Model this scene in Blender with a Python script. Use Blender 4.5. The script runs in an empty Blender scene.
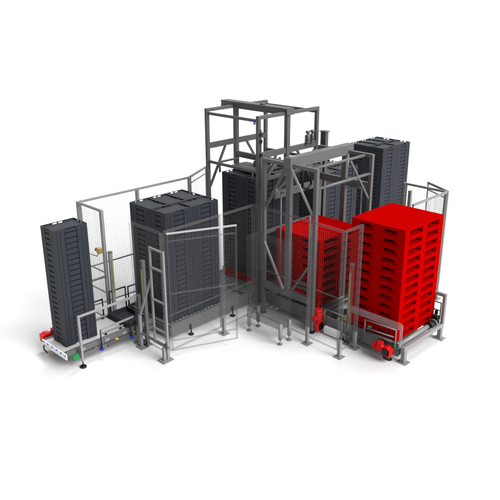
import bpy, math, random
from mathutils import Vector, Matrix
random.seed(4)
SC = bpy.context.scene
COL = SC.collection
ZO = 0.31            # the measuring plane was the roller top; the floor lies 0.31 m below it

# ------------------------------------------------------------------ materials
def lin(r, g, b):
    f = lambda c: (c / 12.92 if c <= .04045 else ((c + .055) / 1.055) ** 2.4)
    return (f(r / 255), f(g / 255), f(b / 255), 1)

def mat(name, col, rough=.5, metal=0.0, spec=.3, var=.06, scale=14, bump=0.0, trans=None):
    m = bpy.data.materials.new(name); m.use_nodes = True
    nt = m.node_tree; N = nt.nodes; L = nt.links
    p = N['Principled BSDF']; out = N['Material Output']
    tc = N.new('ShaderNodeTexCoord')
    nz = N.new('ShaderNodeTexNoise'); nz.inputs['Scale'].default_value = scale; nz.inputs['Detail'].default_value = 4
    L.new(tc.outputs['Object'], nz.inputs['Vector'])
    mx = N.new('ShaderNodeMix'); mx.data_type = 'RGBA'
    c = col if len(col) == 4 else (*col, 1)
    mx.inputs[6].default_value = tuple(max(0, x * (1 - var)) for x in c[:3]) + (1,)
    mx.inputs[7].default_value = tuple(x * (1 + var) for x in c[:3]) + (1,)
    L.new(nz.outputs['Fac'], mx.inputs[0]); L.new(mx.outputs[2], p.inputs['Base Color'])
    mr = N.new('ShaderNodeMapRange'); mr.inputs[3].default_value = max(0, rough - .08); mr.inputs[4].default_value = min(1, rough + .08)
    L.new(nz.outputs['Fac'], mr.inputs[0]); L.new(mr.outputs[0], p.inputs['Roughness'])
    p.inputs['Metallic'].default_value = metal
    p.inputs['Specular IOR Level'].default_value = spec
    if bump:
        b = N.new('ShaderNodeBump'); b.inputs['Strength'].default_value = bump; b.inputs['Distance'].default_value = .002
        L.new(nz.outputs['Fac'], b.inputs['Height']); L.new(b.outputs[0], p.inputs['Normal'])
    if trans is not None:
        t = N.new('ShaderNodeBsdfTransparent'); ms = N.new('ShaderNodeMixShader')
        ms.inputs[0].default_value = 1 - trans
        L.new(t.outputs[0], ms.inputs[1]); L.new(p.outputs[0], ms.inputs[2]); L.new(ms.outputs[0], out.inputs['Surface'])
    return m

M = {
 'floor':   mat('white_floor', (.64, .64, .64), .9, spec=.0, var=.004, scale=.7),
 'crate':   mat('slate_plastic', (.0205, .0235, .0305), .55, spec=.18, var=.10, scale=9),
 'red':     mat('red_plastic', (.325, .0003, .0003), .7, spec=0, var=.03, scale=6),
 'motor':   mat('red_enamel', (.56, .003, .003), .4, spec=.2, var=.05),
 'tower':   mat('dark_grey_steel', (0.0714, 0.0714, 0.0748), .5, spec=.3, var=.07, scale=5),
 'tower2':  mat('mid_grey_steel', (.10, .10, .103), .5, spec=.3, var=.07, scale=5),
 'beam':    mat('conveyor_steel', (0.0966, 0.0966, 0.1008), .45, spec=.4, var=.07, scale=5),
 'post':    mat('light_grey_steel', (.205, .205, .205), .5, spec=.3, var=.05, scale=6),
 'rail':    mat('brushed_steel', (.215, .215, .22), .4, spec=.5, var=.06, scale=8),
 'roller':  mat('zinc_roller', (0.1344, 0.1344, 0.1386), .35, metal=.3, spec=.5, var=.08, scale=9),
 'wire':    mat('mesh_wire', (.22, .22, .22), .6, var=.03),
 'black':   mat('black_rubber', (.008, .008, .009), .5, spec=.3, var=.2),
 'bed':     mat('pale_sheet_metal', (.44, .44, .44), .5, spec=.3, var=.04, scale=5),
 'pale':    mat('pale_grey_enamel', (.74, .75, .76), .5, var=.03),
 'white':   mat('white_enamel', (.8, .8, .8), .5, var=.02),
 'green':   mat('green_plastic', (0.0084, 0.1764, 0.0504), .5, var=.05),
 'blue':    mat('blue_plastic', (.02, .03, .45), .5, var=.05),
 'yellow':  mat('dull_yellow_paint', (.19, .18, .085), .5, var=.08),
 'amber':   mat('yellow_plastic', (0.4620, 0.3528, 0.0420), .5, var=.05),
 'ghost':   mat('see_through_fence_steel', (0.1008, 0.1008, 0.1008), .5, spec=.15, var=.03, trans=.73),
 'ghost_post': mat('see_through_post_steel', (.16, .16, .16), .5, spec=.15, var=.03, trans=.83),
 'ghost_wire': mat('see_through_fence_wire', (.17, .17, .17), .6, spec=.05, var=.02, trans=.70),
 'ghost_bright': mat('see_through_bright_steel', (0.4620, 0.4704, 0.4536), .5, spec=.2, var=.03, trans=.5),
 'clear':   mat('smoky_clear_panel', (.30, .30, .31), .35, spec=.3, var=.02, trans=.74),
 'cabinet': mat('see_through_cabinet', (.22, .22, .225), .4, spec=.3, var=.02, trans=.965),
 'plinth':  mat('see_through_plinth', (.05, .05, .053), .4, spec=.2, var=.02, trans=.66),
}

# ------------------------------------------------------------------ mesh builder (in measured coordinates)
class MB:
    def __init__(s): s.v = []; s.f = []; s.sm = []
    def add(s, vs, fs, smooth=False):
        b = len(s.v); s.v += [Vector(v) for v in vs]
        for f in fs: s.f.append([i + b for i in f]); s.sm.append(smooth)
        return s
    def box(s, x0, x1, y0, y1, z0, z1):
        x0, x1 = sorted((x0, x1)); y0, y1 = sorted((y0, y1)); z0, z1 = sorted((z0, z1))
        return s.add([(x0,y0,z0),(x1,y0,z0),(x1,y1,z0),(x0,y1,z0),(x0,y0,z1),(x1,y0,z1),(x1,y1,z1),(x0,y1,z1)],
              [(0,3,2,1),(4,5,6,7),(0,1,5,4),(1,2,6,5),(2,3,7,6),(3,0,4,7)])
    def cbox(s, c, sx, sy, sz): return s.box(c[0]-sx/2, c[0]+sx/2, c[1]-sy/2, c[1]+sy/2, c[2]-sz/2, c[2]+sz/2)
    def bar(s, p, q, w, h=None):
        h = h or w; p = Vector(p); q = Vector(q); d = (q - p).normalized()
        u = d.cross(Vector((0,0,1)))
        if u.length < 1e-3: u = Vector((1,0,0))
        u.normalize(); n = u.cross(d).normalized()
        vs = []
        for c in (p, q):
            for a, b in ((-1,-1),(1,-1),(1,1),(-1,1)): vs.append(c + u*a*w/2 + n*b*h/2)
        return s.add(vs, [(3,2,1,0),(4,5,6,7),(0,1,5,4),(1,2,6,5),(2,3,7,6),(3,0,4,7)])
    def tube(s, p, q, r, n=12, r2=None):
        r2 = r if r2 is None else r2
        p = Vector(p); q = Vector(q); d = (q - p).normalized()
        u = d.cross(Vector((0,0,1)))
        if u.length < 1e-3: u = Vector((1,0,0))
        u.normalize(); w = d.cross(u)
        vs = []
        for c, rr in ((p, r), (q, r2)):
            for i in range(n):
                a = 2*math.pi*i/n; vs.append(c + (u*math.cos(a) + w*math.sin(a))*rr)
        fs = [(i, (i+1) % n, n+(i+1) % n, n+i) for i in range(n)]
        s.add(vs, fs, True)
        b = len(s.v) - 2*n
        s.f.append([b+i for i in reversed(range(n))]); s.f.append([b+n+i for i in range(n)]); s.sm += [False, False]
        return s
    def path(s, pts, r, n=10):
        for a, b in zip(pts, pts[1:]): s.tube(a, b, r, n)
        for p in pts[1:-1]: s.ball(p, r*1.02, 8, 6)
        return s
    def ball(s, c, r, n=12, m=8, sz=1.0):
        vs = []; fs = []
        for j in range(1, m):
            t = math.pi*j/m
            for i in range(n):
                a = 2*math.pi*i/n
                vs.append((c[0]+r*math.sin(t)*math.cos(a), c[1]+r*math.sin(t)*math.sin(a), c[2]+r*sz*math.cos(t)))
        top = len(vs); vs.append((c[0],c[1],c[2]+r*sz)); bot = len(vs); vs.append((c[0],c[1],c[2]-r*sz))
        for j in range(m-2):
            for i in range(n): fs.append((j*n+i, (j+1)*n+i, (j+1)*n+(i+1) % n, j*n+(i+1) % n))
        for i in range(n):
            fs.append((top, i, (i+1) % n)); fs.append((bot, (m-2)*n+(i+1) % n, (m-2)*n+i))
        return s.add(vs, fs, True)
    def mesh(s, name, m, base=(0,0,0), bevel=False):
        me = bpy.data.meshes.new(name); b = Vector(base)
        me.from_pydata([v - b for v in s.v], [], s.f); me.update()
        me.polygons.foreach_set('use_smooth', s.sm)
        me.materials.append(M[m] if isinstance(m, str) else m)
        return me

def thing(name, label, cat, loc, group=None):
    o = bpy.data.objects.new(name, None); COL.objects.link(o)
    o.empty_display_size = .1
    o.location = (loc[0], loc[1], loc[2] + ZO); o['base'] = list(loc)
    o['label'] = label; o['category'] = cat
    if group: o['group'] = group
    return o
def base_of(o): return Vector(o['base'])
def part(name, mb, m, parent, label=None, bevel=0):
    o = bpy.data.objects.new(name, mb.mesh(name, m, base_of(parent))); COL.objects.link(o)
    o.parent = parent; o['base'] = list(base_of(parent))
    if label: o['label'] = label
    if bevel:
        b = o.modifiers.new('bevel', 'BEVEL'); b.width = bevel; b.segments = 2; b.limit_method = 'ANGLE'
    return o
def single(name, mb, m, label, cat, loc, group=None):
    o = bpy.data.objects.new(name, mb.mesh(name, m, loc)); COL.objects.link(o)
    o.location = (loc[0], loc[1], loc[2] + ZO)
    o['label'] = label; o['category'] = cat
    if group: o['group'] = group
    return o

ORD = ['topmost', 'second from the top', 'third from the top', 'fourth from the top', 'fifth from the top', 'sixth from the top', 'seventh from the top',
       'eighth from the top', 'ninth from the top', 'tenth from the top', 'eleventh from the top', 'twelfth from the top', 'thirteenth from the top',
       'fourteenth from the top', 'fifteenth from the top', 'sixteenth from the top', 'seventeenth from the top', 'eighteenth from the top',
       'nineteenth from the top', 'twentieth from the top', 'twenty-first from the top', 'twenty-second from the top']

# ------------------------------------------------------------------ floor
FZ = -ZO
fl = MB(); fl.add([(-4000,-4000,FZ),(4000,-4000,FZ),(4000,4000,FZ),(-4000,4000,FZ)], [(0,1,2,3)])
floor = bpy.data.objects.new('floor', fl.mesh('floor', 'floor', (0,0,FZ))); COL.objects.link(floor)
floor['kind'] = 'structure'; floor['label'] = 'plain white floor under the machine'

# ------------------------------------------------------------------ crates
PITCH = 2.016/22
def crate_mb(open_top):
    s = MB(); H = PITCH - .001; L = .596; W = .396; t = .018; rz = H - .040
    lo = H - .058
    s.box(-L/2+t, L/2-t, -W/2+t, W/2-t, .004, lo)                       # folded body
    tp = H - .020                                                       # top panel, notched behind each hand slot
    s.box(-.25, .25, -.145, .145, lo, tp)
    for a in (-1, 1):
        s.box(a*.25, a*(L/2-t), -W/2+t, -.085, lo, tp); s.box(a*.25, a*(L/2-t), .085, W/2-t, lo, tp)
        s.box(-.25, -.10, a*.145, a*(W/2-t), lo, tp); s.box(.10, .25, a*.145, a*(W/2-t), lo, tp)
    def side(place, half, lad):                                         # bands, ladder ledges and rim with a hand slot along one wall
        segs = [(-half, -half+.045), (-half+.050, -half+.105), (-half+.111, -lad-.006)]
        segs = [g for g in segs if g[1]-g[0] > .01]
        for a, b in segs + [(-b, -a) for a, b in segs]: place(a, b, 0, H - .032 if open_top else H)
        zt = H - .032 if open_top else H
        place(-lad+.004, lad-.004, .019, zt, .004)
        if not open_top: return
        # rim
        sl = .062
        place(-half, -sl-.03, H-.032, H); place(sl+.03, half, H-.032, H)
        place(-sl-.03, sl+.03, H-.007, H); place(-.010, .010, H-.032, H-.007)
    for sg in (-1, 1):
        side(lambda a, b, z0, z1, d=0.0, sg=sg: s.box(a, b, sg*(W/2-t), sg*(W/2-d), z0, z1), L/2, .105)
        side(lambda a, b, z0, z1, d=0.0, sg=sg: s.box(sg*(L/2-t), sg*(L/2-d), a, b, z0, z1), W/2-t, .105)
    return s
CR = crate_mb(False).mesh('crate', 'crate'); CRT = crate_mb(True).mesh('open_crate', 'crate')

def crate(x, y, z, turned, label, group, top=False):
    o = bpy.data.objects.new('crate', CRT if top else CR); COL.objects.link(o)
    o.location = (x, y, z + ZO); o.rotation_euler.z = math.pi/2 if turned else 0
    o['label'] = label; o['category'] = 'crate'; o['group'] = group
    return o
inner = []                                                              # crates walled in by their neighbours
def block(x1, y0, z0, n, place, group):
    """five columns of crates on a 1.0 x 1.2 m footprint; x1 is the face towards the camera, y0 the near side"""
    g = .004
    cols = [  # centre x, centre y, long side along y?, who, individually built
        (x1-.2, y0+.3, True, 'front corner column', True), (x1-.2, y0+.3+.6, True, 'bright rear column', True),
        (x1-.4-g-.3, y0+.2, False, 'shaded side column', True),
        (x1-.4-g-.3, y0+.2+.4, False, 'hidden middle column', False), (x1-.4-g-.3, y0+.2+.8, False, 'hidden far column', False)]
    for cx, cy, turn, who, own in cols:
        for k in range(n):
            z = z0 + (n-1-k)*PITCH
            if own or k == 0:
                lab = f'dark crate, {ORD[k].replace("the ","")}, {who}, {place}' if own else f'dark open crate topping the {who}, {place}'
                crate(cx, cy, z, turn, lab, group, k == 0)
            else: inner.append((cx, cy, z, turn))

def alone(x, y, z0, n):
    for k in range(n):
        crate(x, y, z0 + (n-1-k)*PITCH, True, f'dark crate, {ORD[k].replace("the ","")} in the slim single stack of one column', 'crates of the slim single stack', k == 0)

alone(-3.766-.197, -3.955+.30, .006, 22)
block(-3.231, -2.200, .006, 22, 'block by the gate', 'crates of the block by the swung gate')
block(-3.231, .030, .166, 22, 'block in tall tower', 'crates of the block in the tall tower')
block(-3.231, 2.030, .006, 21, 'block behind lower tower', 'crates of the block behind the lower tower')
block(-3.600, 4.760, .006, 22, 'rearmost block', 'crates of the rear block')
im = MB()
for cx, cy, z, turn in inner:
    R = Matrix.Rotation(math.pi/2 if turn else 0, 4, 'Z')
    if True:
        t = MB().box(-.29, .29, -.19, .19, 0, PITCH-.003)
        t.v = [R @ v + Vector((cx, cy, z)) for v in t.v]; im.add(t.v, t.f)
io = bpy.data.objects.new('walled_in_crates', im.mesh('walled_in_crates', 'crate', (0,0,0))); COL.objects.link(io)
io.location = (0, 0, ZO); io['kind'] = 'stuff'; io['label'] = 'dark grey crates walled in inside the blocks'; io['category'] = 'crates'

# loose dark crate on the feed conveyor before the gate
def tray_mb():
    s = MB(); L = .60; W = .40
    s.box(-L/2, L/2, -W/2, W/2, 0, .012)
    for sg in (-1, 1):
        s.box(-L/2, L/2, sg*(W/2-.016), sg*W/2, .012, .095); s.box(sg*(L/2-.016), sg*L/2, -W/2+.016, W/2-.016, .012, .095)
    for a in (-.15, 0, .15): s.box(a-.01, a+.01, -W/2+.03, W/2-.03, .012, .02)
    return s
to = bpy.data.objects.new('crate', tray_mb().mesh('open_crate', 'crate')); COL.objects.link(to)
to.location = (-3.90, -2.64, .006 + ZO)
to['label'] = 'single empty black crate lying open on the feed conveyor before the wide block'; to['category'] = 'crate'

# ------------------------------------------------------------------ pallets
PH = .1625
def pallet_mb():
    s = MB(); X = 1.030/2; Y = 1.186/2; h = PH - .0015
    top = .038
    s.box(-X, X, -Y, Y, h-top, h)
    xs = [(-X, -X+.125), (-.075, .075), (X-.125, X)]; ys = [(-Y, -Y+.125), (-.07, .07), (Y-.15, Y)]
    for a, b in xs:
        for c, d in ys: s.box(a, b, c, d, .026, h-top)
    for a, b in xs: s.box(a, b, -Y, Y, 0, .026)                          # runners
    for c, d in ys:
        s.box(xs[0][1], xs[1][0], c, d, 0, .026); s.box(xs[1][1], xs[2][0], c, d, 0, .026)
    # stiffening ribs seen inside the openings, and the stepped lip of the short sides
    for yy in (-.33, .31): s.box(-.30, .30, yy-.006, yy+.006, .026, h-top)
    for sg in (-1, 1):
        for a, b in ((xs[0][1], xs[1][0]), (xs[1][1], xs[2][0])):
            y = sg*(Y-.012)
            s.box(a, b, y-.006, y+.006, h-top-.014, h-top); yo, yi = sg*Y, sg*(Y-.04); s.add([(a,yo,.027),(b,yo,.027),(b,yi,.027),(a,yi,.027),(b,yi,.062),(a,yi,.062)], [(0,1,2,3),(0,5,4,1),(1,4,2),(0,3,5),(2,4,5,3)] if sg < 0 else [(3,2,1,0),(1,4,5,0),(2,4,1),(5,3,0),(3,5,4,2)])
            s.box(a, a+.045, y-.006, y+.006, .056, h-top-.014); s.box(b-.045, b, y-.006, y+.006, .056, h-top-.014)
    return s
PL = pallet_mb().mesh('pallet', 'red')
def pallet(x1, y0, z, label, group=None):
    o = bpy.data.objects.new('pallet', PL); COL.objects.link(o)
    o.location = (x1-.517, y0+.595, z + ZO); o['label'] = label; o['category'] = 'pallet'
    if group: o['group'] = group
for k in range(12): pallet(0, 0, .004 + (11-k)*PH, f'red plastic pallet, {ORD[k]} in the tall red stack at the conveyor end', 'pallets of the tall red stack')
for k in range(8): pallet(-1.69, .0, .062 + (7-k)*PH, f'red plastic pallet, {ORD[k]} in the lower red stack inside the frame', 'pallets of the lower red stack')
pallet(-3.227, .030, .004, 'lone red pallet under the crate block in the tall tower')

# ------------------------------------------------------------------ conveyors
def foot_leg(parent, x, y, ztop, m='black', r=.013, fr=.05):
    leg = part('leg', MB().tube((x,y,ztop), (x,y,FZ+.03), r, 10), m, parent)
    part('foot', MB().tube((x,y,FZ+.001), (x,y,FZ+.018), fr, 18).tube((x,y,FZ+.018), (x,y,FZ+.045), fr*.75, 18, .018), m, leg)
    return leg
def side_rail(axis, a0, a1, c, out, z0, z1):
    """channel section running along axis; out = +1/-1 is the side its web faces"""
    s = MB()
    def bx(c0, c1, za, zb):
        if axis == 'y': s.box(c0, c1, a0, a1, za, zb)
        else: s.box(a0, a1, c0, c1, za, zb)
    bx(c, c-out*.006, z0, z1); bx(c-out*.006, c-out*.045, z1-.006, z1); bx(c-out*.006, c-out*.045, z0, z0+.006)
    return s
def conveyor(name, label, axis, a0, a1, c0, c1, z0=-.205, zr=0.0, pitch=.086, r=.030, legs=(), skip=(), rail_m='beam', leg_sides=(1,-1), legtop=-.10):
    loc = ((c0+c1)/2, (a0+a1)/2, FZ) if axis == 'y' else ((a0+a1)/2, (c0+c1)/2, FZ)
    t = thing(name, label, 'conveyor', loc, 'roller conveyors of the line')
    part('side_rail', side_rail(axis, a0, a1, c0, -1, z0, .02), rail_m, t)
    part('side_rail', side_rail(axis, a0, a1, c1, 1, z0, .02), rail_m, t)
    n = max(1, int((a1-a0-.06)/pitch))
    for i in range(n):
        a = a0 + .05 + i*pitch
        p, q = ((c0+.007, a, zr-r), (c1-.007, a, zr-r)) if axis == 'y' else ((a, c0+.007, zr-r), (a, c1-.007, zr-r))
        part('roller', MB().tube(p, q, r, 12), 'roller', t)
    for a in (a0+.02, a1-.02):
        p, q = ((c0+.05, a, z0+.05), (c1-.05, a, z0+.05)) if axis == 'y' else ((a, c0+.05, z0+.05), (a, c1-.05, z0+.05))
        part('cross_member', MB().bar(p, q, .03, .08), rail_m, t)
    for a in legs:
        for sd in leg_sides:
            c = c1+.022 if sd > 0 else c0-.022
            x, y = (c, a) if axis == 'y' else (a, c)
            foot_leg(t, x, y, legtop)
    return t

cA = conveyor('roller_conveyor', 'long grey roller conveyor carrying the wide crate block', 'y', -2.275, -.365, -4.40, -3.125, legs=(-1.842, -.80))
cB = conveyor('roller_conveyor', 'grey roller conveyor carrying the crate block in the tall tower', 'y', -.345, 1.40, -4.40, -3.125, legs=(-.1, 1.2))
cC = conveyor('roller_conveyor', 'grey roller conveyor carrying the crate block behind the lower tower', 'y', 1.42, 3.62, -4.40, -3.125, legs=(1.7, 3.3))
cD = conveyor('roller_conveyor', 'grey roller conveyor carrying the rear crate block', 'y', 4.20, 6.20, -4.77, -3.495, legs=(4.5, 5.9))
# end plate of the long conveyor towards the feed lane
part('end_plate', MB().box(-4.39, -3.13, -2.285, -2.279, -.19, -.06).box(-4.39, -3.13, -2.30, -2.279, -.06, -.035), 'beam', cA)

cR1 = conveyor('roller_conveyor', 'grey roller conveyor under the lower red pallet stack', 'x', -2.98, -1.46, -.085, 1.28, pitch=.11, legs=(-2.4,), leg_sides=(1,))
cR2 = conveyor('roller_conveyor', 'grey roller conveyor ending under the tall red pallet stack', 'x', -1.02, .10, -.085, 1.24, pitch=.10, legs=(-.93, -.05), legtop=-.12)
# driven end roller
part('end_roller', MB().tube((.055,-.04,-.03), (.055,1.20,-.03), .045, 20), 'rail', cR2)
part('roller_cap', MB().tube((.055,-.075,-.03), (.055,-.04,-.03), .06, 18), 'rail', cR2)
# chain transfer between the two pallet conveyors
t = thing('chain_transfer', 'small grey chain transfer between the two red pallet stacks', 'conveyor', (-1.24, .6, FZ))
part('side_rail', MB().box(-1.455,-1.025,-.085,-.079,-.17,.0).box(-1.455,-1.025,-.079,-.04,-.006,.0), 'beam', t)
part('side_rail', MB().box(-1.455,-1.025,1.274,1.28,-.17,.0), 'beam', t)
for y in (.12, .42, .72, 1.02):
    part('chain_track', MB().box(-1.45,-1.03,y-.022,y+.022,-.085,-.018), 'beam', t)
    part('chain', MB().box(-1.44,-1.04,y-.010,y+.010,-.018,-.004), 'black', t)
for x in (-1.40, -1.24, -1.08): part('roller', MB().tube((x,-.075,-.11),(x,1.27,-.11),.022,10), 'roller', t)
part('cover_plate', MB().box(-1.455,-1.38,.40,.80,-.004,.002), 'pale', t)
part('bearing', MB().tube((-1.13,.05,-.02),(-1.13,.11,-.02),.028,12), 'amber', t)
part('bearing', MB().tube((-1.24,.0,-.03),(-1.24,.06,-.03),.022,12), 'amber', t)
foot_leg(t, -1.04, -.10, -.12); foot_leg(t, -1.44, 1.295, -.12)
# pale box below
t = thing('junction_box', 'pale grey electrical box under the conveyor by the fence corner', 'box', (-1.24, -.13, FZ))
part('body', MB().box(-1.40,-1.08,-.16,-.095,-.29,-.15), 'pale', t, bevel=.006)
part('lid', MB().box(-1.39,-1.09,-.172,-.161,-.28,-.16), 'pale', t)

# ------------------------------------------------------------------ gear motors
def gear_motor(label, c, along, group=None, flip=1, k=1.0):
    """c: gearbox centre; along: direction of the motor barrel"""
    d = Vector(along).normalized(); c = Vector(c)
    t = thing('gear_motor', label, 'motor', (c.x, c.y, c.z), 'red gear motors')
    side = d.cross(Vector((0,0,1)))
    if side.length < .1: side = Vector((1,0,0))
    side.normalize()
    gb = MB(); gb.tube(c - side*.055, c + side*.055, .075, 20); gb.bar(c - d*.075, c + d*.06, .11, .12)
    part('gearbox', gb, 'motor', t, bevel=.008)
    mt = MB(); mt.tube(c + d*.06, c + d*.20, .058, 20)
    for i in range(5): mt.tube(c + d*(.08+i*.022), c + d*(.088+i*.022), .066, 20)
    part('motor_barrel', mt, 'motor', t)
    fan = MB(); fan.tube(c + d*.20, c + d*.245, .064, 20, .05); part('fan_cover', fan, 'motor', t)
    up = side.cross(d)
    bx = c + d*.13 + up*(.075 if up.z >= 0 else -.075)
    part('terminal_box', MB().cbox(bx, .08, .08, .05), 'motor', t, bevel=.006)
    part('shaft_flange', MB().tube(c - side*.055, c - side*.075, .05, 18).tube(c - side*.075, c - side*.082, .018, 12), 'black' if flip > 0 else 'rail', t)
    t.scale = (k, k, k)
    return t
m2 = gear_motor('red gear motor lying along the conveyor end below the tall red stack', (-.045, -.20, -.105), (-1, 0, .12), k=1.12)
part('base_bracket', MB().tube((-.045,-.20,-.185), (-.045,-.20,-.225), .055, 18), 'black', m2)
part('mount_plate', MB().box(-.12,.03,-.125,-.088,-.17,-.04), 'beam', m2)
m1 = gear_motor('upright red gear motor beside the lower tower post', (-1.535, -.165, -.165), (0, 0, 1), flip=-1, k=1.3)
part('mount_plate', MB().box(-1.62,-1.46,-.088,-.108,-.22,-.08), 'beam', m1)
m3 = gear_motor('red gear motor at the outer end of the feed conveyor under the slim stack', (-4.40, -3.97, -.03), (.1, 1, .0), k=1.2)

# ------------------------------------------------------------------ end of the pallet conveyor
t = thing('end_stand', 'light grey end stand with a raised goalpost beside the tall red stack', 'stand', (.17, .56, FZ))
part('cross_beam', MB().box(.135,.205,-.07,1.225,-.085,-.015), 'rail', t, bevel=.006)
for y in (-.02, 1.16):
    lg = part('leg', MB().box(.135,.205,y-.04,y+.04,FZ+.012,-.086), 'post', t, bevel=.005)
    part('base_plate', MB().box(.08,.26,y-.075,y+.075,FZ+.001,FZ+.012), 'post', lg)
part('upright', MB().box(.15,.205,1.16,1.225,-.014,.545), 'post', t, bevel=.005)
part('top_bar', MB().box(-.45,.149,1.17,1.225,.485,.545), 'post', t, bevel=.005)
part('far_upright', MB().box(-.45,-.39,1.17,1.225,.03,.484), 'post', t)
t = thing('coupling', 'black chain drive coupling on the end roller at the far corner', 'drive', (.06, 1.0, -.03))
part('drum', MB().tube((.075,.90,-.02),(.075,1.04,-.02),.078,22), 'black', t)
part('sprocket', MB().tube((.075,1.045,-.02),(.075,1.07,-.02),.088,24), 'rail', t)
part('guard', MB().box(.02,.13,1.09,1.16,-.08,.13), 'black', t, bevel=.01)
t = thing('sensor_bracket', 'black wire sensor bracket between the tall red stack and goalpost', 'bracket', (.02, 1.235, FZ))
part('bracket_frame', MB().path([(.10,1.232,.02),(.10,1.232,.33),(-.22,1.232,.33),(-.22,1.232,.02)], .010).path([(-.22,1.232,.18),(.10,1.232,.18)], .008), 'black', t)
sn = part('sensor', MB().cbox((.03,1.225,.135), .05, .035, .07), 'black', t); part('lamp', MB().cbox((-.01,1.215,.19), .03, .02, .022), 'green', t)

def u_frame(name, label, pts, r, m, cat, loc, extra=()):
    t = thing(name, label, cat, loc)
    part('rail', MB().path(pts, r), m, t)
    for nm, a, b, rr, mm in extra: part(nm, MB().tube(a, b, rr, 10), mm, t)
    return t
t = u_frame('sensor_bracket', 'pale inverted bracket in front of the tall red stack', [(-.57,-.105,-.02),(-.57,-.105,.255),(.04,-.105,.275),(.04,-.105,-.05)], .011, 'rail', 'bracket', (-.27,-.105,FZ),
        [('mid_bar', (-.53,-.105,.107), (.0,-.105,.131), .012, 'rail'), ('low_bar', (-.55,-.11,.035), (-.02,-.11,.045), .022, 'beam')])
part('sensor', MB().cbox((-.46,-.125,.165), .06, .03, .03), 'green', t)
part('end_cap', MB().tube((.02,-.125,-.05),(.02,-.092,-.05),.045,16), 'green', cR2, 'green round cap')
t = thing('guard_strip', 'smoky clear guard strip across the foot of the tall red stack', 'guard panel', (-.37,-.13,FZ))
part('strip', MB().box(-.92,.16,-.140,-.134,.31,.44), 'clear', t)
for x in (-.90, .14): part('bracket', MB().box(x-.015,x+.015,-.134,-.092,.0,.40), 'clear', t)
t = u_frame('sensor_bracket', 'thin grey inverted bracket beside the upright red motor', [(-1.44,-.10,-.05),(-1.44,-.10,.16),(-.98,-.10,.16),(-.98,-.10,-.05)], .009, 'rail', 'bracket', (-1.2,-.10,FZ))

# ------------------------------------------------------------------ towers
def frame_bar(s, p, q, w, h): return s.bar(p, q, w, h)
X0, X1, Y0, Y1, TT = -4.33, -2.97, -.24, 1.39, 3.435
t = thing('lifting_tower', 'tall dark grey steel tower frame around a crate block', 'tower', ((X0+X1)/2, (Y0+Y1)/2, FZ))
for x in (X0, X1):
    for y in (Y0, Y1):
        p = part('post', MB().box(x-.034, x+.034, y-.034, y+.034, FZ+.05, TT-.061), 'tower', t, bevel=.005)
        part('foot', MB().tube((x,y,FZ+.001),(x,y,FZ+.02),.07,20).tube((x,y,FZ+.02),(x,y,FZ+.05),.03,14), 'black', p)
    part('mid_post', MB().box(x-.04, x+.04, .53-.045, .53+.045, 2.24, TT-.062), 'tower', t, bevel=.005)
    part('top_beam', MB().box(x-.034, x+.034, Y0-.034, Y1+.034, TT-.06, TT), 'tower', t, bevel=.004)
    s = MB(); s.box(x-.025, x+.025, Y0+.035, .484, 2.665, 2.775); s.box(x-.025, x+.025, .576, Y1-.035, 2.665, 2.775)
    part('mid_beam', s, 'tower', t, bevel=.004)
    for a, b in ((.23, Y0+.04), (.83, Y1-.04)):
        part('brace', MB().bar((x, a, 2.665), (x, b, 1.90), .03, .045), 'tower', t)
part('cross_bar', MB().bar((X0+.034, Y0+.01, 3.345), (X1-.034, Y0+.01, 3.345), .035, .05), 'tower', t)
part('cross_bar', MB().bar((X0+.05, Y1, 3.345), (X1-.05, Y1, 3.345), .045, .06), 'tower', t)
part('lower_cross_bar', MB().bar((X0+.034, Y0, 2.42), (X1-.034, Y0, 2.42), .035, .05), 'tower', t)
part('lower_cross_bar', MB().bar((X0+.05, Y1, 2.42), (X1-.05, Y1, 2.42), .045, .055), 'tower', t)
bm = MB(); bm.box(-4.66, -2.90, .43, .63, 3.475, 3.50); bm.box(-4.66, -2.90, .43, .63, 3.375, 3.40)
bm.box(-4.66, -2.90, .44, .46, 3.40, 3.475); bm.box(-4.66, -2.90, .60, .62, 3.40, 3.475); bm.box(-2.905, -2.895, .432, .628, 3.377, 3.498)
part('lifting_beam', bm, 'tower', t)
part('drive_cap', MB().tube((-3.6,.53,3.50),(-3.6,.53,3.525),.05,14), 'tower', t)
part('hoist_beam', MB().box(X0+.041, X1-.041, .495, .565, 2.40, 2.51), 'tower', t, bevel=.004)
# cable chain and trunking on the near post
part('cable_trunk', MB().box(X1+.035, X1+.055, Y0+.005, Y0+.03, -.1, 3.2), 'beam', t)
# lifting head above the crates
hd = part('lifting_head', MB().box(-4.18, -3.50, .26, .66, 2.235, 2.29).box(-3.80,-3.70,.48,.58,2.29,2.389), 'tower', t)
part('gripper_arm', MB().path([(-4.20,-.05,2.19),(-4.20,-.05,2.39),(-4.20,.46,2.39)], .022), 'tower', t)
part('gripper_arm', MB().path([(-3.30,-.05,2.19),(-3.30,-.05,2.36),(-3.30,.46,2.36)], .018), 'tower', t)
for z in (2.75, 3.0, 3.12): part('limit_switch', MB().box(X1+.035,X1+.075,Y0-.012,Y0+.012,z-.012,z+.012).box(X1+.075,X1+.085,Y0-.02,Y0+.02,z-.03,z+.03), 'black', t)
part('signal_light', MB().cbox((X1-.04,Y0-.06,3.31), .035, .018, .04), 'blue', t)
sk = MB()
for dy in (-.07, .07):
    sk.tube((-2.90,1.12+dy,2.80),(-2.90,1.12+dy,2.98),.028,12); sk.tube((-2.90,1.12+dy,2.98),(-2.90,1.12+dy,3.02),.045,14); sk.tube((-2.90,1.12+dy,2.79),(-2.90,1.12+dy,2.82),.045,14)
sk.box(-2.935,-2.92,1.0,1.24,2.78,2.94)
part('valve_pair', sk, 'beam', t)

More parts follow.
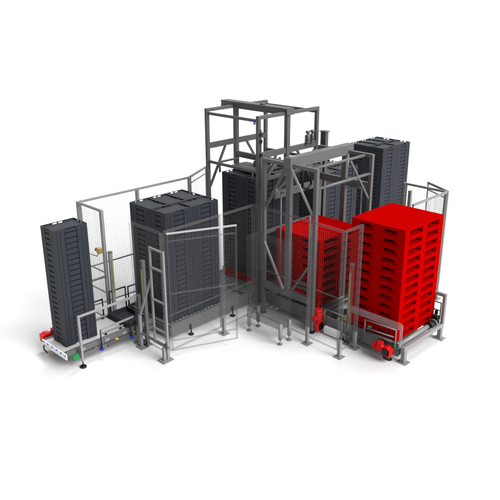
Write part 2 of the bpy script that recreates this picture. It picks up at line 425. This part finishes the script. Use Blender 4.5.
# lower destacking tower
A0, A1, B0, B1, T2 = -2.79, -1.595, -.27, 1.31, 2.726
t = thing('destacking_tower', 'lower grey steel frame around the lower red pallet stack', 'tower', (-2.19, .52, FZ))
for x in (A0, A1):
    for y in (B0, B1):
        ptop = T2 - .061
        p = part('post', MB().box(x-.035, x+.035, y-.035, y+.035, FZ+.05, ptop), 'tower2', t, bevel=.004)
        part('foot', MB().tube((x,y,FZ+.001),(x,y,FZ+.02),.06,20).tube((x,y,FZ+.02),(x,y,FZ+.05),.026,14), 'black', p)
for y in (B0, B1):
    s = MB(); s.box(A0-.036, -2.19-.053, y-.036, y+.036, T2-.06, T2); s.box(-2.19+.053, A1+.036, y-.036, y+.036, T2-.06, T2)
    part('top_bar', s, 'tower2', t, bevel=.004)
    part('column', MB().box(-2.19-.052, -2.19+.052, y-.04, y+.04, .24, 2.645), 'tower2', t, bevel=.005)
s = MB(); s.box(-2.25, -2.09, -.36, 1.43, 2.805, 2.83); s.box(-2.25, -2.09, -.36, 1.43, 2.65, 2.675); s.box(-2.245,-2.225,-.36,1.43,2.675,2.805); s.box(-2.115,-2.095,-.36,1.43,2.675,2.805)
s.box(-2.246,-2.094,-.365,-.355,2.655,2.826)
part('lifting_beam', s, 'tower2', t)
part('top_plate', MB().box(-2.22,-2.14,-.30,-.18,2.83,2.842), 'rail', t)
part('side_tube', MB().tube((-1.73,B0+.037,2.69),(-1.73,B1-.037,2.69),.024,12), 'beam', t)
part('side_tube', MB().tube((A1,B0+.036,2.37),(A1,B1-.036,2.37),.026,12), 'beam', t)
part('side_beam', MB().box(A0-.03,A0+.03,B0+.036,B1-.036,2.31,2.36), 'tower2', t)
part('side_beam', MB().box(A0-.03,A0+.03,B0+.036,B1-.036,1.30,1.35), 'beam', t)
part('rear_beam', MB().box(A0+.036,-2.261,B1-.03,B1+.03,2.05,2.19).box(-2.119,A1-.036,B1-.03,B1+.03,2.05,2.19), 'tower2', t)
part('carriage_beam', MB().box(-2.74,-2.68,-.1,1.27,1.95,2.08), 'tower2', t)
part('brace', MB().bar((-2.115,B0-.045,2.645), (-1.645,B0-.01,1.90), .03, .035), 'rail', t, 'bright diagonal brace')
part('brace', MB().bar((-2.265,B0-.0,2.645), (-2.745,B0-.0,1.84), .035, .045), 'tower2', t)
part('brace', MB().bar((-2.755,B0-.03,1.17), (-2.255,B0-.055,.37), .032, .04), 'rail', t, 'bright diagonal brace')
part('brace', MB().bar((-1.63,B0,1.05), (-2.115,B0,.33), .032, .04), 'beam', t)
part('brace', MB().bar((A1,.66,2.70), (A1,1.27,1.90), .03, .04), 'beam', t)
part('brace', MB().bar((A0,.5,2.31), (A0,-.23,1.86), .03, .04), 'tower2', t)
part('brace', MB().bar((A0,-.2,2.37), (A0,.15,2.665), .03, .04), 'tower2', t)
part('base_bar', MB().box(A0+.036, A1-.036, B0-.04, B0+.04, .235, .355) if False else MB().box(A0+.036, -2.245, B0-.04, B0+.04, .24, .36).box(-2.135, A1-.036, B0-.04, B0+.04, .24, .36).box(-2.244, -2.136, B0-.05, B0-.042, .25, .35), 'beam', t)
part('base_bar', MB().box(A0+.036, A1-.036, B1+.051, B1+.09, .24, .36), 'beam', t)
part('guide_tube', MB().tube((-1.80,-.16,.24),(-1.80,-.16,1.83),.018,10), 'beam', t)
part('guide_tube', MB().path([(-2.57,-.06,.24),(-2.57,-.06,2.10),(-2.45,-.06,2.11)], .016), 'beam', t)
part('guide_tube', MB().path([(-1.75,1.27,.24),(-1.75,1.27,2.06),(-1.95,1.27,2.10)], .016), 'beam', t)
part('lift_fork', MB().box(-2.66,-1.76,-.045,-.01,.10,.16).box(-2.66,-2.60,-.2,-.045,.10,.16), 'beam', t)
part('inner_rail', MB().box(-2.05,-1.70,-.19,-.15,.42,.47).box(-2.05,-1.70,-.19,-.15,.54,.57), 'beam', t)
part('sensor', MB().cbox((-1.72,-.2,.42), .035, .03, .035), 'green', t)
part('sensor', MB().cbox((-2.70,-.05,2.13), .03, .03, .06), 'amber', t)
part('cable_chain', MB().path([(-2.19-.1, .2, 2.60),(-2.19-.1, .2, 2.2),(-2.19-.1, .32, 2.12),(-2.19-.1, .44, 2.2),(-2.19-.1, .44, 2.5)], .022), 'black', t)
part('drive_motor', MB().tube((-2.32,.75,2.72),(-2.50,.75,2.72),.06,16).cbox((-2.285,.75,2.72),.07,.12,.13), 'beam', t)
# lifting mast
t = thing('lifting_mast', 'tall dark grey mast plate rising behind the lower tower', 'mast', (-2.86, 1.52, FZ))
part('mast', MB().box(-2.93,-2.80,1.47,1.56,FZ+.012,2.95), 'tower', t, bevel=.005)
part('cap_plate', MB().box(-2.95,-2.78,1.45,1.58,2.95,2.965), 'tower', t)
part('base_plate', MB().box(-3.0,-2.73,1.42,1.61,FZ+.001,FZ+.012), 'tower', t)

# ------------------------------------------------------------------ fences
FT, FB = 1.94, -.19
def fence(name, label, pts, posts=(), cat='fence', top=FT, bot=FB, rails=(), group='wire mesh safety fences', post_m='post', pitch=.042, wire_m='wire', wr=.0021, top_m='ghost'):
    t = thing(name, label, cat, (pts[0][0], pts[0][1], FZ), group)
    for p, q in zip(pts, pts[1:]):
        P = Vector((p[0], p[1], 0)); Q = Vector((q[0], q[1], 0)); d = (Q-P); L = d.length; d.normalize()
        at = lambda u, z: P + d*u + Vector((0,0,z))
        th = .022 if top_m == 'ghost_bright' else .04; tr = MB().bar(at(0,top-.02), at(L,top-.02), .034, th); part('top_rail', tr, post_m if post_m == 'post' else top_m, t)
        s = MB(); s.bar(at(0,bot), at(L,bot), .020, .022)
        s.bar(at(.011,bot+.011), at(.011,top-.04), .022, .022); s.bar(at(L-.011,bot+.011), at(L-.011,top-.04), .022, .022)
        for z in rails: s.bar(at(.022,z), at(L-.022,z), .018, .022)
        part('frame', s, post_m, t)
        w = MB(); n = max(1, int(L/pitch))
        for i in range(1, n): w.bar(at(i*L/n, bot+.01), at(i*L/n, top-.04), wr)
        k = int((top-bot-.05)/pitch)
        nrm = Vector((-d.y, d.x, 0))*(wr*1.06)
        for j in range(1, k): w.bar(at(.02, bot+j*pitch)+nrm, at(L-.02, bot+j*pitch)+nrm, wr)
        part('mesh_panel', w, wire_m, t)
    for x, y, zt in posts:
        if post_m == 'post':
            po = part('post', MB().box(x-.026, x+.026, y-.026, y+.026, FZ+.012, zt), 'post', t, bevel=.004)
        else:                                                            # clear upper post plugged into a steel stub
            po = part('post', MB().box(x-.024, x+.024, y-.024, y+.024, .011, zt), 'ghost_post', t)
            part('stub', MB().box(x-.026, x+.026, y-.026, y+.026, FZ+.012, .010), 'post', po)
        part('base_plate', MB().box(x-.075, x+.075, y-.075, y+.075, FZ+.001, FZ+.012), 'post', po)
    return t
fence('mesh_fence', 'long pale mesh fence running behind the wide crate block', [(-5.19,-2.62),(-5.16,-1.35),(-5.13,-.06)], [(-5.21,-2.65,1.93),(-5.20,-1.35,1.93),(-5.17,-.04,1.93)], rails=(.62,))
fence('mesh_fence', 'narrow mesh fence panel behind the slim stack with the stop button', [(-5.19,-2.665),(-4.46,-2.665)], [(-4.42,-2.665,1.94)], rails=(.75,.35))
fence('mesh_fence', 'mesh fence panel across the shaded side of the wide crate block', [(-3.50,-2.69),(-2.75,-2.69)], [(-3.53,-2.69,1.93),(-2.70,-2.70,1.93)], post_m='ghost', wire_m='ghost_wire', pitch=.042, wr=.0012)
fence('mesh_fence', 'mesh fence in front of the bright side of the wide crate block', [(-2.745,-2.62),(-2.76,-1.42),(-2.775,-.59)], [(-2.70,-1.405,1.90)], rails=(.45,), post_m='ghost', wire_m='ghost_wire', pitch=.042, wr=.0012)
fence('mesh_fence', 'mesh fence across the front of the lower tower', [(-2.775,-.56),(-1.42,-.60),(-.74,-.625)], [(-1.39,-.64,1.90),(-.70,-.625,1.94)], rails=(.75,), post_m='ghost', wire_m='ghost_wire', pitch=.042, wr=.0012)
fence('mesh_fence', 'short mesh fence panel in front of the tall red stack', [(-.705,-.59),(-.705,-.13)], [(-.70,-.19,1.90)], post_m='ghost', wire_m='ghost_wire', pitch=.042, wr=.0012)
g = fence('mesh_gate', 'open mesh gate swung out before the wide crate block', [(-2.655,-2.64),(-2.18,-1.57)], (), 'gate', rails=(1.79,.886,.04), bot=-.14, post_m='ghost', wire_m='ghost_wire', pitch=.042, wr=.0012, top_m='ghost_bright')
fence('mesh_fence', 'mesh fence panel along the back of the tall red stack', [(-.73,1.40),(-.73,2.60)], [(-.73,2.63,1.94),(-.73,1.37,1.2)], rails=(1.0,))
fence('mesh_fence', 'mesh fence panel facing the back behind the tall red stack', [(-.76,2.62),(-1.62,2.62)], [(-1.66,2.62,1.94)])
fence('mesh_gate', 'open mesh gate swung out behind the tall red stack', [(-.75,2.67),(-1.36,3.0)], (), 'gate', rails=(1.78,))
fence('mesh_gate', 'open mesh gate swung out beyond the end of the long mesh fence', [(-5.17,0.0),(-5.58,.80)], (), 'gate', rails=(1.78,))

single('fence_post', MB().box(-1.32,-1.26,2.2,2.26,FZ+.001,1.92), 'post', 'free standing light grey post behind the tall red stack', 'post', (-1.29,2.23,FZ))

# emergency stop on the narrow panel
t = thing('stop_button', 'yellow box with red stop button on the narrow fence panel', 'stop button', (-4.70,-2.62,1.08))
part('box', MB().box(-4.735,-4.645,-2.645,-2.57,1.05,1.15), 'amber', t, bevel=.006)
part('button', MB().tube((-4.735,-2.61,1.10),(-4.79,-2.61,1.10),.035,14), 'motor', t)
part('cable', MB().path([(-4.70,-2.62,1.05),(-4.75,-2.63,.98),(-5.10,-2.64,.96)], .008), 'beam', t)

# side guard frame with a mid bar and its leaning brace
t = thing('ladder_guard', 'narrow grey ladder-like guard frame at the shaded corner of the wide block', 'guard frame', (-2.80,-2.75,FZ))
s = MB()
s.bar((-2.97,-2.745,.16),(-2.97,-2.745,1.66),.04,.04); s.bar((-2.62,-2.745,.16),(-2.62,-2.745,1.66),.04,.04)
part('upright', MB().bar((-2.97,-2.745,-.02),(-2.97,-2.745,1.66),.030), 'post', t); part('upright', MB().bar((-2.625,-2.745,-.02),(-2.625,-2.745,1.66),.030), 'post', t)
for z in (1.64, 1.305, .745, .215): part('crossbar', MB().bar((-2.952,-2.745,z),(-2.643,-2.745,z),.028), 'post', t)
part('sill', MB().box(-2.99,-2.60,-2.77,-2.72,-.05,-.021).box(-3.40,-2.99,-2.765,-2.725,-.045,-.021), 'beam', t)
part('brace', MB().bar((-2.985,-2.745,1.09),(-3.36,-2.745,.30),.030), 'post', t)
p = part('post', MB().box(-3.393,-3.345,-2.77,-2.722,FZ+.012,.32), 'post', t, bevel=.004); part('base_plate', MB().box(-3.45,-3.27,-2.82,-2.66,FZ+.001,FZ+.012), 'post', p)
p = part('post', MB().box(-2.72,-2.67,-2.80,-2.75,FZ+.012,-.051), 'post', t); part('base_plate', MB().box(-2.79,-2.61,-2.85,-2.68,FZ+.0125,FZ+.02), 'post', p)

# ------------------------------------------------------------------ light curtains
def curtain(label, x, y, z0, z1, face, cm='post'):
    t = thing('light_curtain', label, 'light curtain', (x, y, FZ), 'yellow striped light curtain columns')
    p = part('column', MB().box(x-.03, x+.03, y-.03, y+.03, FZ+.012, z1+.12), cm, t, bevel=.004)
    part('base_plate', MB().box(x-.07, x+.07, y-.07, y+.07, FZ+.001, FZ+.012), 'post', t)
    dx, dy = face
    part('strip', MB().box(x+dx*.031-abs(dy)*.016, x+dx*.046+abs(dy)*.016, y+dy*.031-abs(dx)*.016, y+dy*.046+abs(dx)*.016, z0, z1), 'yellow', t)
    part('end_cap', MB().box(x-.032, x+.032, y-.032, y+.032, z1+.12, z1+.15), 'beam', t)
curtain('light curtain column with yellow strip beside the stop button panel', -4.33, -2.62, .40, 1.03, (1, 0))
curtain('light curtain column with yellow strip at the shaded corner of the wide block', -3.36, -2.62, .50, 1.13, (0, -1), 'tower2')
curtain('light curtain column with yellow strip between the two red stacks', -.87, -.15, .28, 1.06, (0, -1), 'ghost_post')

# ------------------------------------------------------------------ control cabinet
t = thing('control_cabinet', 'see-through grey control cabinet on four thin legs before the lower tower', 'cabinet', (-2.07, -.88, FZ))
part('body', MB().box(-2.49,-1.68,-1.03,-.74,.161,1.53), 'cabinet', t)
part('plinth', MB().box(-2.488,-1.682,-1.028,-.742,-.02,.16), 'plinth', t)
for x in (-2.46, -1.70):
    for y in (-1.0, -.765):
        lg = part('leg', MB().tube((x,y,.10),(x,y,-.21),.034,14).tube((x,y,-.21),(x,y,FZ+.02),.010,10), 'post', t)
        part('foot', MB().tube((x,y,FZ+.001),(x,y,FZ+.018),.045,18).tube((x,y,FZ+.018),(x,y,FZ+.04),.03,14,.012), 'post', lg)

# ------------------------------------------------------------------ feed lane on the left
t = thing('feed_conveyor', 'narrow pale feed conveyor under the slim crate stack', 'conveyor', (-3.95, -3.2, FZ))
part('bed', MB().box(-4.26,-3.665,-4.06,-2.86,-.020,-.001), 'bed', t)
part('end_plate', MB().box(-4.32,-3.56,-4.085,-4.065,-.10,.0), 'white', t)
part('side_rail', side_rail('y', -4.06, -2.32, -3.60, 1, -.085, .012), 'beam', t)
part('lower_rail', side_rail('y', -3.95, -2.32, -3.575, 1, -.175, -.105), 'beam', t)
part('side_rail', side_rail('y', -4.06, -2.32, -4.30, -1, -.12, .012), 'beam', t)
sc = MB()
for i in range(6): 
    x = -4.27 + i*.14; sc.tube((x,-4.093,-.025),(x,-4.085,-.025),.014,10)
part('screw', sc, 'blue', t)
for i in range(5): part('roller', MB().tube((-4.29,-2.80+i*.095,-.03),(-3.61,-2.80+i*.095,-.03),.026,12), 'roller', t)
for y in (-3.52, -3.10, -2.72): part('bracket', MB().box(-3.60,-3.572,y-.03,y+.03,-.106,-.086), 'amber' if y > -3.4 else 'beam', t)
for x in (-4.235, -3.69):
    gr = part('lane_guide', MB().box(x-.010,x+.010,-3.30,-2.88,.035,.060), 'rail', t)
    for y in (-3.24, -2.94): part('guide_bracket', MB().box(x-.014,x+.014,y-.018,y+.018,.0,.034), 'black', gr)
for y in (-3.75, -3.28, -2.93): part('clamp_plate', MB().box(-3.598,-3.590,y-.04,y+.04,-.075,-.02).tube((-3.592,y,-.045),(-3.575,y,-.045),.012,8), 'rail', t)
part('cable_duct', MB().box(-3.572,-3.545,-3.30,-2.50,-.155,-.125), 'tower', t)
part('cross_bar', MB().bar((-4.28,-3.85,-.11),(-3.62,-3.85,-.11),.05,.06), 'beam', t)
for x, y in ((-4.28,-3.85),(-4.28,-2.5)): foot_leg(t, x, y, -.12)
part('hose', MB().path([(-4.30,-4.0,-.07),(-4.26,-4.1,-.10),(-4.20,-4.13,-.13),(-4.10,-4.13,-.15)], .012), 'black', t)
part('corner_cap', MB().bar((-3.455,-4.02,-.05),(-3.455,-3.92,-.03),.05,.09), 'green', t, 'green angled cap')
single('support_leg', MB().box(-3.50,-3.44,-2.58,-2.52,-.235,-.02).tube((-3.47,-2.55,-.235),(-3.47,-2.55,FZ+.02),.012,10).tube((-3.47,-2.55,FZ+.001),(-3.47,-2.55,FZ+.025),.05,18), 'beam', 'grey support leg on a black foot between feed lane and wide block', 'leg', (-3.47,-2.55,FZ))

t = thing('guard_rail', 'long grey guard rail along the near side of the feed conveyor', 'guard rail', (-3.50,-3.2,FZ))
part('top_rail', MB().box(-3.523,-3.489,-3.845,-2.62,.59,.624), 'rail', t, bevel=.004)
p = part('post', MB().box(-3.525,-3.487,-3.845,-3.807,-.20,.589), 'rail', t, bevel=.004)
part('foot', MB().tube((-3.505,-3.826,-.20),(-3.505,-3.826,FZ+.02),.012,10).tube((-3.505,-3.826,FZ+.001),(-3.505,-3.826,FZ+.025),.055,18), 'black', p)
part('post', MB().box(-3.522,-3.488,-2.654,-2.62,-.10,.589), 'rail', t)
part('bracket', MB().box(-3.57,-3.529,-3.86,-3.81,-.07,.0), 'beam', t)
t = thing('guide_rail', 'low grey guide rail on two dark rods with blue tips', 'guide rail', (-3.53,-3.1,FZ))
part('rail', MB().bar((-3.54,-3.42,.205),(-3.54,-2.76,.225),.022,.03), 'rail', t)
for y in (-3.43, -2.83):
    r_ = part('rod', MB().tube((-3.54,y,.205),(-3.54,y,-.13),.012,10), 'black', t); part('tip', MB().box(-3.57,-3.51,y-.025,y+.025,-.165,-.13), 'blue', r_)
def back_rail(label, y0, y1, z1, m, r=.014, z0=.02):
    t = thing('guard_hoop', label, 'guard hoop', (-4.33,(y0+y1)/2,FZ), 'hoops along the far side of the feed lane')
    part('hoop', MB().path([(-4.33,y0,z0),(-4.33,y0,z1),(-4.33,y1,z1),(-4.33,y1,z0)], r), m, t)
    part('mount', MB().box(-4.345,-4.307,y0-.03,y0+.03,-.08,.02).box(-4.345,-4.307,y1-.03,y1+.03,-.08,.02), m, t)
back_rail('tall grey hoop standing behind the slim crate stack', -3.35, -2.74, .74, 'beam', .02)
back_rail('small black hoop half hidden behind the slim crate stack', -3.10, -2.86, .33, 'black')
back_rail('black hoop rail behind the single empty crate', -2.70, -2.36, .42, 'black')
back_rail('black hoop rail beside the shaded corner of the wide block', -2.30, -2.02, .40, 'black')

# ------------------------------------------------------------------ camera
cam = bpy.data.cameras.new('camera'); co = bpy.data.objects.new('camera', cam); COL.objects.link(co)
f, yaw, pitch, roll = 650.249, 2.35057978, -.359203994, -.00286205607
C = Vector((5.01960276, -8.54012959, 5.25046097 + ZO))
F = Vector((math.cos(pitch)*math.cos(yaw), math.cos(pitch)*math.sin(yaw), math.sin(pitch)))
R0 = F.cross(Vector((0,0,1))).normalized(); U0 = R0.cross(F)
R = R0*math.cos(roll) + U0*math.sin(roll); U = U0*math.cos(roll) - R0*math.sin(roll)
mw = Matrix(((R.x, U.x, -F.x, C.x), (R.y, U.y, -F.y, C.y), (R.z, U.z, -F.z, C.z), (0,0,0,1)))
co.matrix_world = mw
cam.sensor_width = 36; cam.lens = f/500*36; cam.clip_start = .1; cam.clip_end = 2000
SC.camera = co

# ------------------------------------------------------------------ light: white studio surround and two broad soft keys
w = bpy.data.worlds.new('World'); SC.world = w; w.use_nodes = True
nt = w.node_tree; bg = nt.nodes['Background']; bg.inputs[1].default_value = 1.0
tc = nt.nodes.new('ShaderNodeTexCoord'); dt = nt.nodes.new('ShaderNodeVectorMath'); dt.operation = 'DOT_PRODUCT'
dt.inputs[1].default_value = Vector((-.45, 1, 0)).normalized()
mr = nt.nodes.new('ShaderNodeMapRange'); mr.interpolation_type = 'SMOOTHSTEP'
mr.inputs[1].default_value = -.1; mr.inputs[2].default_value = .8; mr.inputs[3].default_value = .27; mr.inputs[4].default_value = 1.12
nt.links.new(tc.outputs['Generated'], dt.inputs[0]); nt.links.new(dt.outputs['Value'], mr.inputs[0]); nt.links.new(mr.outputs[0], bg.inputs[0])
def sun(name, direction, strength, angle):
    l = bpy.data.lights.new(name, 'SUN'); l.energy = strength; l.angle = math.radians(angle)
    o = bpy.data.objects.new(name, l); COL.objects.link(o)
    o.rotation_euler = Vector(direction).to_track_quat('-Z', 'Y').to_euler(); o.location = (6, -3, 8)
sun('key_light', (-1, -.12, -.74), 5.4, 44)
sun('top_light', (.16, -.38, -1), 1.6, 24)
SC.view_settings.view_transform = 'Standard'; SC.view_settings.look = 'None'
SC.view_settings.exposure = 0; SC.view_settings.gamma = 1
SC.cycles.transparent_max_bounces = 24
